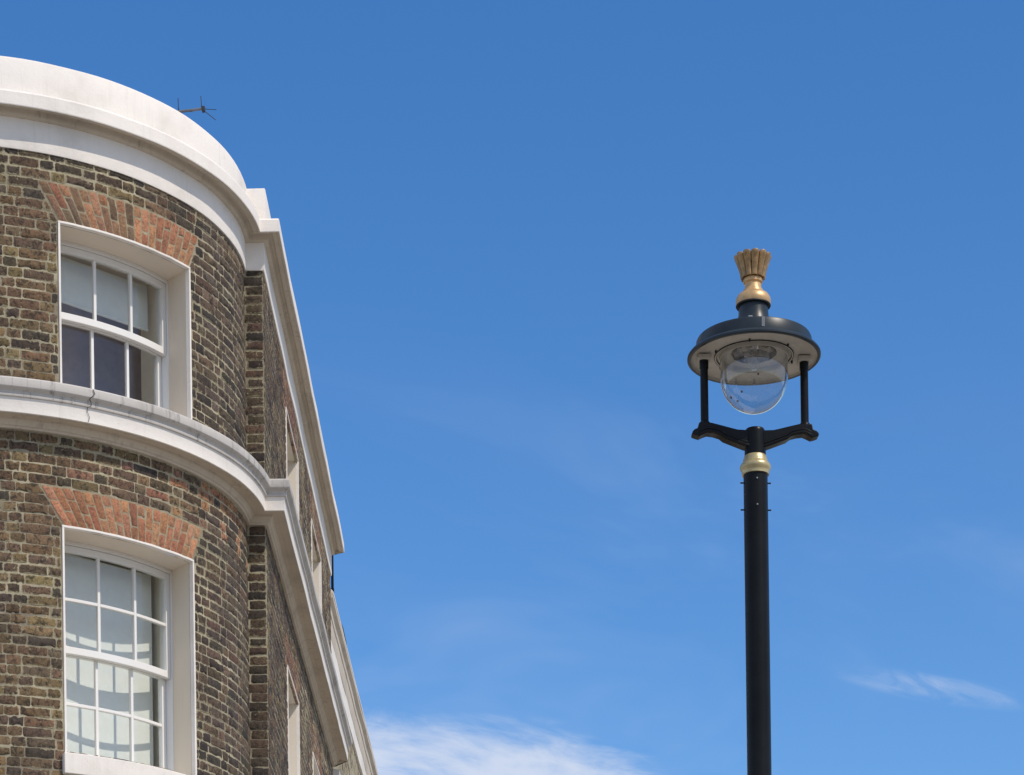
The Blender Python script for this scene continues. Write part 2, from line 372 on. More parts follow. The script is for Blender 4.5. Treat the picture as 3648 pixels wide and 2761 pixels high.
def brick(mb, Q, fmap, color, nu=5, nv=3, wob=1.0, proud=0.003):
    """Q = bottom-left, bottom-right, top-right, top-left in (s, z)"""
    (ax, az), (bx, bz), (cx, cz), (dx_, dz_) = Q
    V = []; C = []; W = nu + 1
    base = proud + random.uniform(-0.0015, 0.0025) * wob; tilt = random.uniform(-0.002, 0.002) * wob
    chip = random.choice([0, 0, 1]) if wob > 0.5 else 0
    ln = max(0.02, (math.hypot(bx - ax, bz - az) + math.hypot(cx - dx_, cz - dz_)) / 2); ht = max(0.02, math.hypot(dx_ - ax, dz_ - az))
    def steps(n, l):
        if n < 3: return [i / n for i in range(n + 1)]
        e = min(0.3, 0.012 / l); return [0] + [e + (1 - 2 * e) * i / (n - 2) for i in range(n - 1)] + [1]
    US = steps(nu, ln); VS = steps(nv, ht)
    for j in range(nv + 1):
        v = VS[j]
        for i in range(nu + 1):
            u = US[i]
            s = (ax * (1 - u) + bx * u) * (1 - v) + (dx_ * (1 - u) + cx * u) * v
            z = (az * (1 - u) + bz * u) * (1 - v) + (dz_ * (1 - u) + cz * u) * v
            edge = i in (0, nu) or j in (0, nv)
            if edge:
                s += random.uniform(-0.0026, 0.0022) * wob; z += random.uniform(-0.0034, 0.0028) * wob
                o = base - 0.003
            else: o = base + random.uniform(-0.001, 0.0015) * wob + tilt * (u - 0.5)
            corner = (i in (0, nu)) and (j in (0, nv))
            if corner: o -= 0.003
            if chip and edge and random.random() < 0.16:
                o -= 0.007; z += -0.010 if j == nv else (0.010 if j == 0 else 0)
            V.append(fmap(s, z, o)); C.append((*color, 0.0 if edge else 1.0))
    F = [(j * W + i, j * W + i + 1, (j + 1) * W + i + 1, (j + 1) * W + i) for j in range(nv) for i in range(nu)]
    ring = [i for i in range(nu + 1)] + [j * W + nu for j in range(1, nv + 1)] + [nv * W + i for i in range(nu - 1, -1, -1)] + [j * W for j in range(nv - 1, 0, -1)]
    n0 = len(V)
    for k in ring:
        j, i = divmod(k, W); u = US[i]; v = VS[j]
        s = (ax * (1 - u) + bx * u) * (1 - v) + (dx_ * (1 - u) + cx * u) * v
        z = (az * (1 - u) + bz * u) * (1 - v) + (dz_ * (1 - u) + cz * u) * v
        V.append(fmap(s, z, -0.02)); C.append((*color, 0.0))
    m = len(ring)
    for k in range(m): F.append((ring[(k + 1) % m], ring[k], n0 + k, n0 + (k + 1) % m))
    mb.add(V, F, 0, C)
def courses(mb, fmap, s0, s1, z0, z1, holes, pal, detail=lambda s: (5, 3), joint=0.0070, zref=9.577, phase0=0.0, pick=None, wob=1.0, proud=0.003):
    """holes: list of (zlo, zhi, f) where f(z) gives the cut interval (a, b) at height z"""
    k = math.floor((z0 - zref) / CO); n = 0
    while zref + k * CO < z1 - 0.01:
        za = max(z0, zref + k * CO); zb = min(z1, zref + (k + 1) * CO)
        wv = random.uniform(-0.02, 0.02)
        cuts = []
        for lo, hi, f in holes:
            ov = min(zb, hi) - max(za, lo)
            if ov > 0.45 * (zb - za):
                A = f(za); B = f(zb); cuts.append((A[0], B[0], A[1], B[1]))
        s = s0 - (0.0 if k % 2 else 0.165) + phase0 + wv; st = (k % 2 == 0); tb = []
        while s < s1:
            ln = 0.215 if st else 0.1025
            ln *= random.uniform(0.95, 1.05)
            tb.append((s, s + ln)); s += ln + joint; st = not st
        zA = za + 0.0045; zB = zb - 0.0045
        if zB - zA < 0.02: k += 1; continue
        for a, b in tb:
            a = max(a, s0); b = min(b, s1)
            if b - a < 0.025: continue
            segs = [[a, a, b, b]]          # left-bottom, left-top, right-bottom, right-top
            for lb, lt, rb, rt in cuts:
                new = []
                for p, q, r, t in segs:
                    # part left of the cut
                    if (r + t) / 2 <= (lb + lt) / 2: new.append([p, q, r, t]); continue
                    if (p + q) / 2 >= (rb + rt) / 2: new.append([p, q, r, t]); continue
                    if (p + q) / 2 < (lb + lt) / 2 - 0.03: new.append([p, q, min(r, lb - 0.009), min(t, lt - 0.009)])
                    if (r + t) / 2 > (rb + rt) / 2 + 0.03: new.append([max(p, rb + 0.009), max(q, rt + 0.009), r, t])
                segs = new
            for p, q, r, t in segs:
                if r - p < 0.02: continue
                cpal = pick((p + r) / 2, (za + zb) / 2) if pick else pal
                nu, nv = detail((p + r) / 2)
                brick(mb, [(p, zA), (r, zA), (t, zB), (q, zB)], fmap, jit(random.choice(cpal)), nu, nv, wob, proud)
        k += 1
def backing(mb, fmap, S, Z, holes, o=-0.001, mi=1, nsub=1):
    """mortar sheet on a grid of s and z breaks, leaving out the openings"""
    S = sorted(S); Z = sorted(Z)
    for i in range(len(S) - 1):
        for j in range(len(Z) - 1):
            sm = (S[i] + S[i + 1]) / 2; zm = (Z[j] + Z[j + 1]) / 2
            if any(a < sm < b and c < zm < d for a, b, c, d in holes): continue
            mb.add([fmap(S[i], Z[j], o), fmap(S[i + 1], Z[j], o), fmap(S[i + 1], Z[j + 1], o), fmap(S[i], Z[j + 1], o)], [(0, 1, 2, 3)], mi)

house = empty('brick_house', (XC, YC, 0.12), 'brown brick corner house with curved bow front and white painted cornices', 'house')
def hp(mb, name, mats, parent=None, **kw):
    o = mb.build(name, mats, parent or house, **kw)
    o.matrix_parent_inverse.identity()
    if parent is None: o.location = (-XC, -YC, -0.12)     # meshes are written in world coordinates
    return o

ZB0, ZTOP = 4.55, 9.774
TA, TB = radians(27.0), radians(58.3)
WIN = {'upper': (8.03, 9.282), 'lower': (5.405, 7.059)}
AH = 0.295
SPL, SPLL = 0.135, 0.175
def trap(zlo, zhi):
    return (zlo, zhi, lambda z: (RB * TA - SPLL * (z - zlo) / (zhi - zlo), RB * TB + SPL * (z - zlo) / (zhi - zlo)))
holes = []; rects = []
for zl, zh in WIN.values():
    holes.append((zl - 0.005, zh, lambda z: (RB * TA - 0.018, RB * TB + 0.018)))
    holes.append(trap(zh, zh + AH))
    rects.append((RB * TA, RB * TB, zl - 0.2 if zl < 6 else zl, zh))
rects[1] = (RB * TA, RB * TB, 5.30, 7.059)
def pick_bow(s, z):
    t = math.degrees(s / RB)
    if z < 7.75 and z > 7.37 and t > 30 and random.random() < 0.33: return [(0.24, 0.12, 0.075), (0.20, 0.12, 0.08), (0.30, 0.16, 0.09)]
    if t > 66: return PURPLE if random.random() < 0.7 else DARK
    if t > 58: return DARK
    if z > 9.62: return DARK
    return BROWN
bw = MB()
courses(bw, bow, RB * radians(-92), RB * radians(90.5), ZB0, ZTOP, holes, BROWN, lambda s: (6, 3) if s > 0.3 else (2, 2), pick=pick_bow)
S = [RB * radians(-92 + 2 * i) for i in range(92)] + [RB * TA, RB * TB]
backing(bw, bow, S, [ZB0, 5.3, 5.405, 7.059, 8.03, 9.282, ZTOP + 0.02], rects)
hp(bw, 'bow_wall', [BRICK, MORTAR], colors=True, smooth=50)
# splayed soldier arches of rubbed brick over the bow windows
for key, (zl, zh) in WIN.items():
    ar = MB(); n = 19; za, zb = zh + 0.017, zh + AH
    a0, b0 = RB * TA, RB * TB
    def sx(fr, h): return (a0 - SPLL * h) * (1 - fr) + (b0 + SPL * h) * fr
    for i in range(n):
        brk = 0.36 if i % 2 else 0.66
        brk += random.uniform(-0.04, 0.04)
        for h0, h1 in ((0, brk - 0.018), (brk + 0.018, 0.965)):
            g0, g1 = (i + 0.05) / n, (i + 0.95) / n
            Q = [(sx(g0, h0), za + (zb - za) * h0), (sx(g1, h0), za + (zb - za) * h0), (sx(g1, h1), za + (zb - za) * h1), (sx(g0, h1), za + (zb - za) * h1)]
            cpal = RED
            if key == 'upper' and i < 10: cpal = ARCHBROWN if random.random() < 0.85 - 0.04 * i else RED
            brick(ar, Q, bow, jit(random.choice(cpal)), 3, 4, 0.55, 0.004)
    for sg in range(24):
        f0, f1 = sg / 24, (sg + 1) / 24
        ar.add([bow(sx(f0, 0), za, 0.0008), bow(sx(f1, 0), za, 0.0008), bow(sx(f1, 1), zb, 0.0008), bow(sx(f0, 1), zb, 0.0008)], [(0, 1, 2, 3)], 1)
    o = hp(ar, 'window_arch', [RUBBED, JOINT], colors=True, smooth=50)
    o['label'] = 'flat arch of splayed red bricks' if key == 'lower' else 'flat arch of splayed bricks, brown fading to red'

# narrow returns (piers) either side of the bow
for sgn in (1, -1):
    pr = MB(); k = 0; z = 9.577 - math.ceil((9.577 - ZB0) / CO) * CO
    xa, xb = (XC + 2.088, XF(YP) - 0.002) if sgn > 0 else (XL + 0.002, XC - 2.088)
    while z < ZTOP - 0.02:
        zt = min(z + CO, ZTOP) - 0.0035
        w1 = 0.012 + (0.015 if k % 2 else 0.03) + random.uniform(0, .012)
        if sgn > 0: q0, q1 = xa + w1 + 0.008, xb
        else: q0, q1 = xa, xb - w1 - 0.008
        brick(pr, [(q0, z + 0.0035), (q1, z + 0.0035), (q1, zt), (q0, zt)], pier, jit(random.choice(DARK)), 4, 3, 1.0, 0.004)
        z += CO; k += 1
    backing(pr, pier, [xa - 0.06, xb + 0.001] if sgn > 0 else [xa - 0.001, xb + 0.06], [ZB0, ZTOP + 0.02], [])
    hp(pr, 'corner_pier', [BRICK, MORTAR], colors=True, smooth=50)

# side wall along the street
SW = [(24.04, 25.25, 8.03, 9.45), (26.80, 27.97, 8.03, 9.45), (23.85, 24.98, 5.41, 7.14), (26.6, 27.8, 5.41, 7.12)]
sw = MB(); sh = []
def const(a, b): return lambda z: (a, b)
for a, b, zl, zh in SW:
    sh.append((zl, zh, const(a - 0.015, b + 0.015)))
def pick_side(s, z):
    for a, b, zl, zh in SW:
        if zh < z < zh + 0.3 and a - 0.12 < s < b + 0.12: return [(0.21, 0.115, 0.078), (0.17, 0.10, 0.075), (0.24, 0.13, 0.09)]
    return PURPLE if random.random() < 0.75 else BROWN
courses(sw, side, YP + 0.012, YEND, ZB0, ZTOP, sh, PURPLE, lambda s: (3, 3) if s < 25 else (3, 2), pick=pick_side, wob=1.0, proud=0.0032)
cuts = sorted({YP, YEND} | {x for a, b, _, _ in SW for x in (a, b)})
zc = sorted({ZB0, ZTOP + 0.02} | {x for _, _, a, b in SW for x in (a, b)})
backing(sw, side, cuts, zc, SW)
hp(sw, 'side_wall', [BRICK, MORTAR], colors=True, smooth=50)

# plain lower storey, left side, back and roof
lo = MB()
def uvsweep(name, z0, z1, parentf=hp):
    P = path(0.0); me_v = []; f = []; acc = [0]
    for i in range(1, len(P)): acc.append(acc[-1] + math.dist(P[i], P[i - 1]))
    m = MB()
    n = len(P)
    m.add([(x, y, z0) for x, y in P] + [(x, y, z1) for x, y in P], [(i, i + 1, n + i + 1, n + i) for i in range(n - 1)])
    o = hp(m, name, PLAINBRICK)
    uv = o.data.uv_layers.new(name='UVMap')
    for l in o.data.loops:
        k = l.vertex_index; uv.data[l.index].uv = (acc[k % n], o.data.vertices[k].co.z)
    return o
uvsweep('ground_storey_wall', 0.12, ZB0 + CH)
m = MB(); m.add([(XL, YP, ZB0 + CH), (XL, YEND, ZB0 + CH), (XL, YEND, 10.0 + CH), (XL, YP, 10.0 + CH)], [(0, 1, 2, 3)])
m.add([(XL, YEND, 0.12), (XF(YEND), YEND, 0.12), (XF(YEND), YEND, 10.0 + CH), (XL, YEND, 10.0 + CH)], [(0, 1, 2, 3)])
o = hp(m, 'rear_wall', PLAINBRICK); uv = o.data.uv_layers.new(name='UVMap')
for l in o.data.loops:
    c_ = o.data.vertices[l.vertex_index].co; uv.data[l.index].uv = (c_.x + c_.y, c_.z)
rf = MB(); P = path(-0.12); rf.add([(x, y, 10.10 + CH) for x, y in P], [tuple(range(len(P)))]); hp(rf, 'roof', LEAD)

# frieze, cornice and parapet
fr = MB(); sweep(fr, [(-0.03, 9.768), (0.014, 9.768), (0.018, 9.785), (0.018, 10.01), (-0.03, 10.02)], 0.004)
hp(fr, 'frieze', STUCCO, smooth=40)
CP = [(-0.02, 9.985), (0.030, 9.988), (0.048, 9.992), (0.054, 10.004), (0.056, 10.022), (0.066, 10.038), (0.084, 10.046), (0.088, 10.032), (0.094, 10.026),
                      (0.125, 10.024), (0.137, 10.012), (0.150, 10.012), (0.153, 10.018), (0.152, 10.108), (0.144, 10.122), (0.08, 10.150), (-0.02, 10.165)]
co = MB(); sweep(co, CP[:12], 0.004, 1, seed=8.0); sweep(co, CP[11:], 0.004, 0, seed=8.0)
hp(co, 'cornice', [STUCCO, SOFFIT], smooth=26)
pp = MB(); sweep(pp, [(0.0, 10.13), (0.03, 10.135), (0.036, 10.16), (0.035, 10.40), (0.028, 10.418), (0.01, 10.424), (-0.22, 10.43), (-0.23, 10.2), (-0.2, 10.05)], 0.005)
hp(pp, 'parapet', STUCCO, smooth=32)

# string course (mid cornice) with crack
SCP = [(-0.02, 7.728), (0.022, 7.730), (0.026, 7.742), (0.040, 7.748), (0.046, 7.766), (0.060, 7.780), (0.064, 7.796), (0.100, 7.798), (0.102, 7.792), (0.150, 7.790), (0.160, 7.786), (0.164, 7.792),
       (0.164, 7.890), (0.167, 7.897), (0.180, 7.902), (0.182, 7.914), (0.176, 7.920), (0.180, 7.936), (0.193, 7.950), (0.206, 7.955), (0.212, 7.962), (0.216, 7.985), (0.212, 8.018), (0.202, 8.030), (0.08, 8.055), (-0.02, 8.062)]
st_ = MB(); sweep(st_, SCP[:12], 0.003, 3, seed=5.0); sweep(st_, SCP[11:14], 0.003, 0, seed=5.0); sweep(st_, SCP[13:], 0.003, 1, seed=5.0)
th = radians(31.0)
cr = [(0.2135, 8.018), (0.2175, 7.985), (0.214, 7.962), (0.195, 7.950), (0.182, 7.936), (0.184, 7.908), (0.1685, 7.897), (0.1662, 7.87), (0.1662, 7.83), (0.1662, 7.795)]
for i in range(len(cr) - 1):
    t0 = th + 0.006 * sin(i * 1.7) - 0.0012 * i; t1 = th + 0.006 * sin((i + 1) * 1.7) - 0.0012 * (i + 1)
    wd = 0.0016 - 0.0001 * i
    a = [(RB * (t0 - wd), *cr[i]), (RB * (t0 + wd), *cr[i]), (RB * (t1 + wd), *cr[i + 1]), (RB * (t1 - wd), *cr[i + 1])]
    st_.add([bow(s, z, o_ + 0.006) for s, o_, z in a], [(0, 1, 2, 3)], 2)
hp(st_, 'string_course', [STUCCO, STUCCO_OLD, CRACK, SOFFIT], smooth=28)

# ------------------------------------------------------------------ sash windows on the bow
def arcbox(mb, t0, t1, z0, z1, r0, r1, n=None, mi=0):
    n = n or max(1, int(math.degrees(t1 - t0) / 1.5)); V = []
    for i in range(n + 1):
        t = t0 + (t1 - t0) * i / n
        for r, z in ((r0, z0), (r1, z0), (r1, z1), (r0, z1)):
            V.append((XC + r * sin(t), YC - r * cos(t), z + CH))
    F = [(4 * i + a, 4 * i + b, 4 * i + 4 + b, 4 * i + 4 + a) for i in range(n) for a, b in ((0, 1), (1, 2), (2, 3), (3, 0))]
    F += [(0, 3, 2, 1), (4 * n, 4 * n + 1, 4 * n + 2, 4 * n + 3)]
    mb.add(V, F, mi)
TI0, TI1 = radians(25.9), radians(60.9)
RI = 1.88
def polar(r, t, z): return (XC + r * sin(t), YC - r * cos(t), z + CH)
def sash(mb, z0, z1, r0, r1, top, bot, rows):
    st = 0.046 / r1; ta, tb = TI0 + 0.014, TI1 - 0.014
    arcbox(mb, ta, ta + st, z0, z1, r0, r1); arcbox(mb, tb - st, tb, z0, z1, r0, r1)
    arcbox(mb, ta + st, tb - st, z1 - top, z1, r0, r1); arcbox(mb, ta + st, tb - st, z0, z0 + bot, r0 - 0.001, r1 + 0.002)
    hb = 0.0115 / r1; pw = (tb - ta - 2 * st) / 3
    for k in (1, 2):
        c = ta + st + pw * k; arcbox(mb, c - hb, c + hb, z0 + bot, z1 - top, r0 + 0.006, r1 - 0.004)
    for k in range(1, rows):
        zc_ = z0 + bot + (z1 - top - z0 - bot) * k / rows
        for q in range(3):
            arcbox(mb, ta + st + pw * q + (hb if q else 0), ta + st + pw * (q + 1) - (hb if q < 2 else 0), zc_ - 0.0115, zc_ + 0.0115, r0 + 0.006, r1 - 0.004)
    return ta + st, tb - st, z0 + bot, z1 - top
def glass_sheet(mb, ta, tb, z0, z1, r, rows):
    n = 24
    V = []; F = []
    for i in range(n + 1):
        t = ta + (tb - ta) * i / n
        V += [polar(r, t, z0), polar(r, t, z1)]
    F = [(2 * i, 2 * i + 2, 2 * i + 3, 2 * i + 1) for i in range(n)]
    mb.add(V, F)
TM = (TI0 + TI1) / 2
nrm = Vector((sin(TM), -cos(TM), 0)); tng = Vector((cos(TM), sin(TM), 0)); C0 = Vector((XC, YC, CH))
def loc_(d, wdt, z): return C0 + nrm * d + tng * wdt + Vector((0, 0, z))
def bow_window(zl, zh, zmeet, rows, blind_bottom, zbot, label):
    fm = MB()
    arcbox(fm, TI0, TI1, zh - 0.028, zh - 0.001, 1.765, RI); arcbox(fm, TI0, TI1, zbot - 0.06, zbot, 1.765, RI + 0.03)
    arcbox(fm, TI0, TI0 + 0.012, zbot, zh - 0.028, 1.765, RI); arcbox(fm, TI1 - 0.012, TI1, zbot, zh - 0.028, 1.765, RI)
    win = hp(fm, 'sash_window', JOINERY, bevel=0.002); win['label'] = label
    def sub(mb, name, mats, **kw):
        o = mb.build(name, mats, win, **kw); return o
    rv = MB()
    # plastered reveal: soffit, two jambs and a narrow raised margin on the wall face
    n = 20
    def strip(A, B):
        V = [x for p in zip(A, B) for x in p]
        rv.add(V, [(2 * i, 2 * i + 2, 2 * i + 3, 2 * i + 1) for i in range(len(A) - 1)])
    out = [TA + (TB - TA) * i / n for i in range(n + 1)]; inn = [TI0 + (TI1 - TI0) * i / n for i in range(n + 1)]
    RO = RB + 0.009
    strip([polar(RB - 0.029, t, zh - 0.001) for t in out], [polar(RI - 0.05, t, zh - 0.001) for t in inn])
    for t, ti in ((TA, TI0), (TB, TI1)):
        strip([polar(RB - 0.029, t, zl - 0.02), polar(RB - 0.029, t, zh)], [polar(RI - 0.05, ti, zl - 0.02), polar(RI - 0.05, ti, zh)])
    sub(rv, 'reveal', REVEAL)
    mg = MB(); mw = 0.017
    arcbox(mg, TA - mw / RB, TB + mw / RB, zh, zh + mw, RB - 0.03, RO + 0.001); 
    arcbox(mg, TA - mw / RB, TA, zl - 0.02, zh, RB - 0.03, RO + 0.001, 1); arcbox(mg, TB, TB + mw / RB, zl - 0.02, zh, RB - 0.03, RO + 0.001, 1)
    vs = []
    for (x, y, z) in mg.v:
        q = Vector((x * 9, y * 9, z * 9)); vs.append((x + 0.003 * noise.noise(q), y + 0.003 * noise.noise(q + Vector((3, 3, 3))), z + 0.004 * noise.noise(q + Vector((7, 1, 2)))))
    mg.v = vs
    sub(mg, 'margin', STUCCO, bevel=0.003)
    us = MB(); A = sash(us, zmeet, zh - 0.03, 1.825, 1.865, 0.048, 0.052, rows); sub(us, 'upper_sash', JOINERY, bevel=0.003)
    ls = MB(); B = sash(ls, zbot + 0.002, zmeet + 0.04, 1.777, 1.817, 0.042, 0.075, rows); sub(ls, 'lower_sash', JOINERY, bevel=0.003)
    gl = MB(); glass_sheet(gl, *A, 1.843, rows); sub(gl, 'glass', GLASS)
    gl = MB(); glass_sheet(gl, *B, 1.795, rows); sub(gl, 'glass', GLASS)
    bl = MB(); d = 1.62; hw = 0.485
    nseg = 16
    for i in range(nseg):
        w0, w1 = -0.50 + (hw + 0.50) * i / nseg, -0.50 + (hw + 0.50) * (i + 1) / nseg
        bl.add([loc_(d, w0, blind_bottom), loc_(d, w1, blind_bottom), loc_(d, w1, zh - 0.01), loc_(d, w0, zh - 0.01)], [(0, 1, 2, 3)])
    a, b = loc_(d - .008, -0.50, blind_bottom - 0.022), loc_(d + .008, hw, blind_bottom)
    bl.tube(loc_(d, -0.50, blind_bottom - 0.01), loc_(d, hw, blind_bottom - 0.01), 0.012)
    sub(bl, 'roller_blind', BLIND)
    rm = MB(); e = 0.60
    def quad(a, b, c, d_, mi=0): rm.add([a, b, c, d_], [(0, 1, 2, 3)], mi)
    f0, f1 = 1.765, 0.9; za_, zb_ = zbot - 0.3, zh + 0.04
    q = lambda d_, w_, z_: loc_(d_, w_, z_)
    pl = polar(1.77, TI0, 0); prr = polar(1.77, TI1, 0)
    wl = (Vector(pl) - C0).dot(tng); wr = (Vector(prr) - C0).dot(tng); dl = (Vector(pl) - C0).dot(nrm)
    quad(q(dl, wr, za_), q(1.42, wr + 0.03, za_), q(1.42, wr + 0.03, zb_), q(dl, wr, zb_))
    quad(q(dl, wl, za_), q(1.42, wl - 0.03, za_), q(1.42, wl - 0.03, zb_), q(dl, wl, zb_))
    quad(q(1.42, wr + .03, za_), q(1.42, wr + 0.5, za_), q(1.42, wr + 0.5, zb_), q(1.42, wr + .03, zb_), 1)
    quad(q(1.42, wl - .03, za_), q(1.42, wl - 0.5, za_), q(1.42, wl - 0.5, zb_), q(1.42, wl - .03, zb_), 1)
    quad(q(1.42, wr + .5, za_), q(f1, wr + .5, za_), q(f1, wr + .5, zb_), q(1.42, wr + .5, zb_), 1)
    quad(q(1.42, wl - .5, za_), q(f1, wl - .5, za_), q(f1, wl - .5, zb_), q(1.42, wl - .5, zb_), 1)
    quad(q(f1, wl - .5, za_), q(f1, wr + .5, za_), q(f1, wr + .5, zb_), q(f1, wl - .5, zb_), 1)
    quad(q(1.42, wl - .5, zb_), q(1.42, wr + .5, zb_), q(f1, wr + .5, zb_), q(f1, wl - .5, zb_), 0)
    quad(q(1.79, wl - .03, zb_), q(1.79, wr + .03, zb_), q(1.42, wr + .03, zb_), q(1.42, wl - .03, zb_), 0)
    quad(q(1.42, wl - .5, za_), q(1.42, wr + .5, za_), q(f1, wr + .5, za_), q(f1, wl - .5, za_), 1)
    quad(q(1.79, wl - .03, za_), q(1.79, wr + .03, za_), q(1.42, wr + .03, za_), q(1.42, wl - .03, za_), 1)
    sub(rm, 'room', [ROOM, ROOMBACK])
    return win
w1 = bow_window(8.03, 9.282, 8.703, 1, 8.945, 8.10, 'upper bow window, three panes over three, blind half drawn')
w2 = bow_window(5.405, 7.059, 6.226, 2, 5.35, 5.435, 'lower bow window, six panes over six, white blind fully drawn')
sl = MB(); arcbox(sl, TA - 0.016, TB + 0.016, 5.25, 5.403, 1.80, RB + 0.055); sl.build('sill', STUCCO, w2, bevel=0.006)
sl = MB(); arcbox(sl, TA + 0.001, TB - 0.001, 7.98 + 0.02, 8.04, 1.80, RB + 0.0); sl.build('sill', STUCCO, w1)

# windows of the side wall
for k, (a, b, zl, zh) in enumerate(SW):
    wm = MB(); D = 0.24; xm = lambda y, d: XF(y) - d
    def sbox(mb, y0, y1, z0, z1, d0, d1): 
        V = [side(y, z, -d) for d in (d1, d0) for z in (z0, z1) for y in (y0, y1)]
        mb.add(V, [(0, 2, 3, 1), (4, 5, 7, 6), (0, 1, 5, 4), (2, 6, 7, 3), (0, 4, 6, 2), (1, 3, 7, 5)])
    for z0, z1 in ((zl, zl + 0.06), (zh - 0.05, zh), ((zl + zh) / 2 - 0.025, (zl + zh) / 2 + 0.025)): sbox(wm, a + 0.05, b - 0.05, z0, z1, D, D + 0.05)
    sbox(wm, a, a + 0.05, zl, zh, D, D + 0.05); sbox(wm, b - 0.05, b, zl, zh, D, D + 0.05)
    for f in (1, 2): y = a + (b - a) * f / 3; sbox(wm, y - 0.011, y + 0.011, zl + 0.06, zh - 0.05, D + 0.01, D + 0.04)
    win = hp(wm, 'sash_window', JOINERY)
    rv = MB()
    rv.add([side(a, zh, -0.019), side(b, zh, -0.019), side(b, zh, -D - .02), side(a, zh, -D - .02)], [(0, 1, 2, 3)])
    for y in (a, b): rv.add([side(y, zl, -0.019), side(y, zh, -0.019), side(y, zh, -D - .02), side(y, zl, -D - .02)], [(0, 1, 2, 3)])
    rv.build('reveal', REVEAL, win)
    mg = MB(); sbox(mg, a - 0.016, b + 0.016, zh, zh + 0.016, -0.010, 0.02); sbox(mg, a - 0.016, a, zl, zh, -0.010, 0.02); sbox(mg, b, b + 0.016, zl, zh, -0.010, 0.02)
    mg.build('margin', STUCCO, win, bevel=0.002)
    gl = MB(); gl.add([side(a + .04, zl + .05, -D - .03), side(b - .04, zl + .05, -D - .03), side(b - .04, zh - .04, -D - .03), side(a + .04, zh - .04, -D - .03)], [(0, 1, 2, 3)]); gl.build('glass', GLASS, win)
    bl = MB(); bl.add([side(a, zl - .1, -D - .12), side(b, zl - .1, -D - .12), side(b, zh + .05, -D - .12), side(a, zh + .05, -D - .12)], [(0, 1, 2, 3)]); bl.build('roller_blind', BLIND, win)
    sl = MB(); sbox(sl, a - 0.03, b + 0.03, zl - 0.12, zl - 0.001, -0.05, 0.25); sl.build('sill', STUCCO, win, bevel=0.005)

# ------------------------------------------------------------------ the house next door
nb_ = empty('terraced_house', (-4.0, 35.5, 0.12), 'lower brown brick house adjoining the far end of the corner house', 'house')
NY0, NY1 = YEND + 0.004, 42.0
def NX(y): return XF(y) - 0.062 + 0.0075 * (y - NY0)          # its front stands a little back at the party wall
def nside(s, z, o): return (NX(s) + o, s, z + CH)
def npart(mb, name, mats, **kw):
    o = mb.build(name, mats, nb_, **kw); o.location = (4.0, -35.5, -0.12); return o
def npath(o, nb=0, ns=40, left=False): return [(XF(NY0 + (NY1 - NY0) * i / ns) + o, NY0 + (NY1 - NY0) * i / ns) for i in range(ns + 1)]
def nsweep(mb, prof, rough=0.0, mi=0, seed=0.0, y0=NY0):
    rows = []; ns = 60
    for o, z in prof:
        row = []
        for i in range(ns + 1):
            y = y0 + (NY1 - y0) * i / ns; q = Vector((o, y * 1.4, z * 3 + seed))
            row.append((NX(y) + o + rough * noise.noise(q), y, z + CH + rough * noise.noise(q + Vector((5, 5, 5)))))
        rows.append(row)
    n = ns + 1
    F = [(j * n + i, j * n + i + 1, (j + 1) * n + i + 1, (j + 1) * n + i) for j in range(len(rows) - 1) for i in range(ns)]
    F += [tuple(j * n for j in range(len(rows))), tuple(j * n + ns for j in range(len(rows)))]
    mb.add([p for r in rows for p in r], F, mi)
nw = MB()
courses(nw, nside, NY0 + 0.01, NY1, 6.0, 9.05, [], PURPLE, lambda s: (2, 1), pick=lambda s, z: BROWN if z > 7.8 else PURPLE)
backing(nw, nside, [NY0, NY1], [6.0, 9.10], [])
npart(nw, 'street_wall', [BRICK, MORTAR], colors=True, smooth=50)
m = MB(); m.add([(NX(NY0), NY0, 0.12), (NX(NY1), NY1, 0.12), (NX(NY1), NY1, 6.0 + CH), (NX(NY0), NY0, 6.0 + CH)], [(0, 1, 2, 3)])
m.add([(NX(NY1), NY1, 0.12), (-7, NY1, 0.12), (-7, NY1, 9.5 + CH), (NX(NY1), NY1, 9.5 + CH)], [(0, 1, 2, 3)])
m.add([(-7, NY0, 0.12), (NX(NY0) - 0.01, NY0, 0.12), (NX(NY0) - 0.01, NY0, 9.5 + CH), (-7, NY0, 9.5 + CH)], [(0, 1, 2, 3)])
m.add([(-7, NY1, 0.12), (-7, NY0, 0.12), (-7, NY0, 9.5 + CH), (-7, NY1, 9.5 + CH)], [(0, 1, 2, 3)])
o = npart(m, 'plain_wall', PLAINBRICK); uv = o.data.uv_layers.new(name='UVMap')
for l in o.data.loops:
    c_ = o.data.vertices[l.vertex_index].co; uv.data[l.index].uv = (c_.x + c_.y, c_.z)
m = MB(); nsweep(m, [(-0.02, 9.05), (0.024, 9.05), (0.026, 9.25), (-0.02, 9.26)], 0.006); npart(m, 'frieze', STUCCO, smooth=35)
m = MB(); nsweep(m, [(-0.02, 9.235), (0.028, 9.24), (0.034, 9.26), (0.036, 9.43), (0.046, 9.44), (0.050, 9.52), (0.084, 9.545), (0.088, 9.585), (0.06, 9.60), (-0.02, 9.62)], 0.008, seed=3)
npart(m, 'cornice', [SOFFIT], smooth=35)  # underside shade painted into the colour of the whole cornice
m = MB(); nsweep(m, [(0.05, 9.603), (0.090, 9.587), (0.094, 9.604), (0.07, 9.63), (-0.25, 9.70), (-0.25, 9.5)], 0.005, seed=4); npart(m, 'coping', [STUCCO], smooth=35)
m = MB(); nsweep(m, [(-0.02, 7.48), (0.03, 7.485), (0.05, 7.53), (0.10, 7.54), (0.10, 7.62), (0.13, 7.65), (0.13, 7.70), (-0.02, 7.73)], 0.005, seed=6); npart(m, 'string_course', [STUCCO], smooth=35)
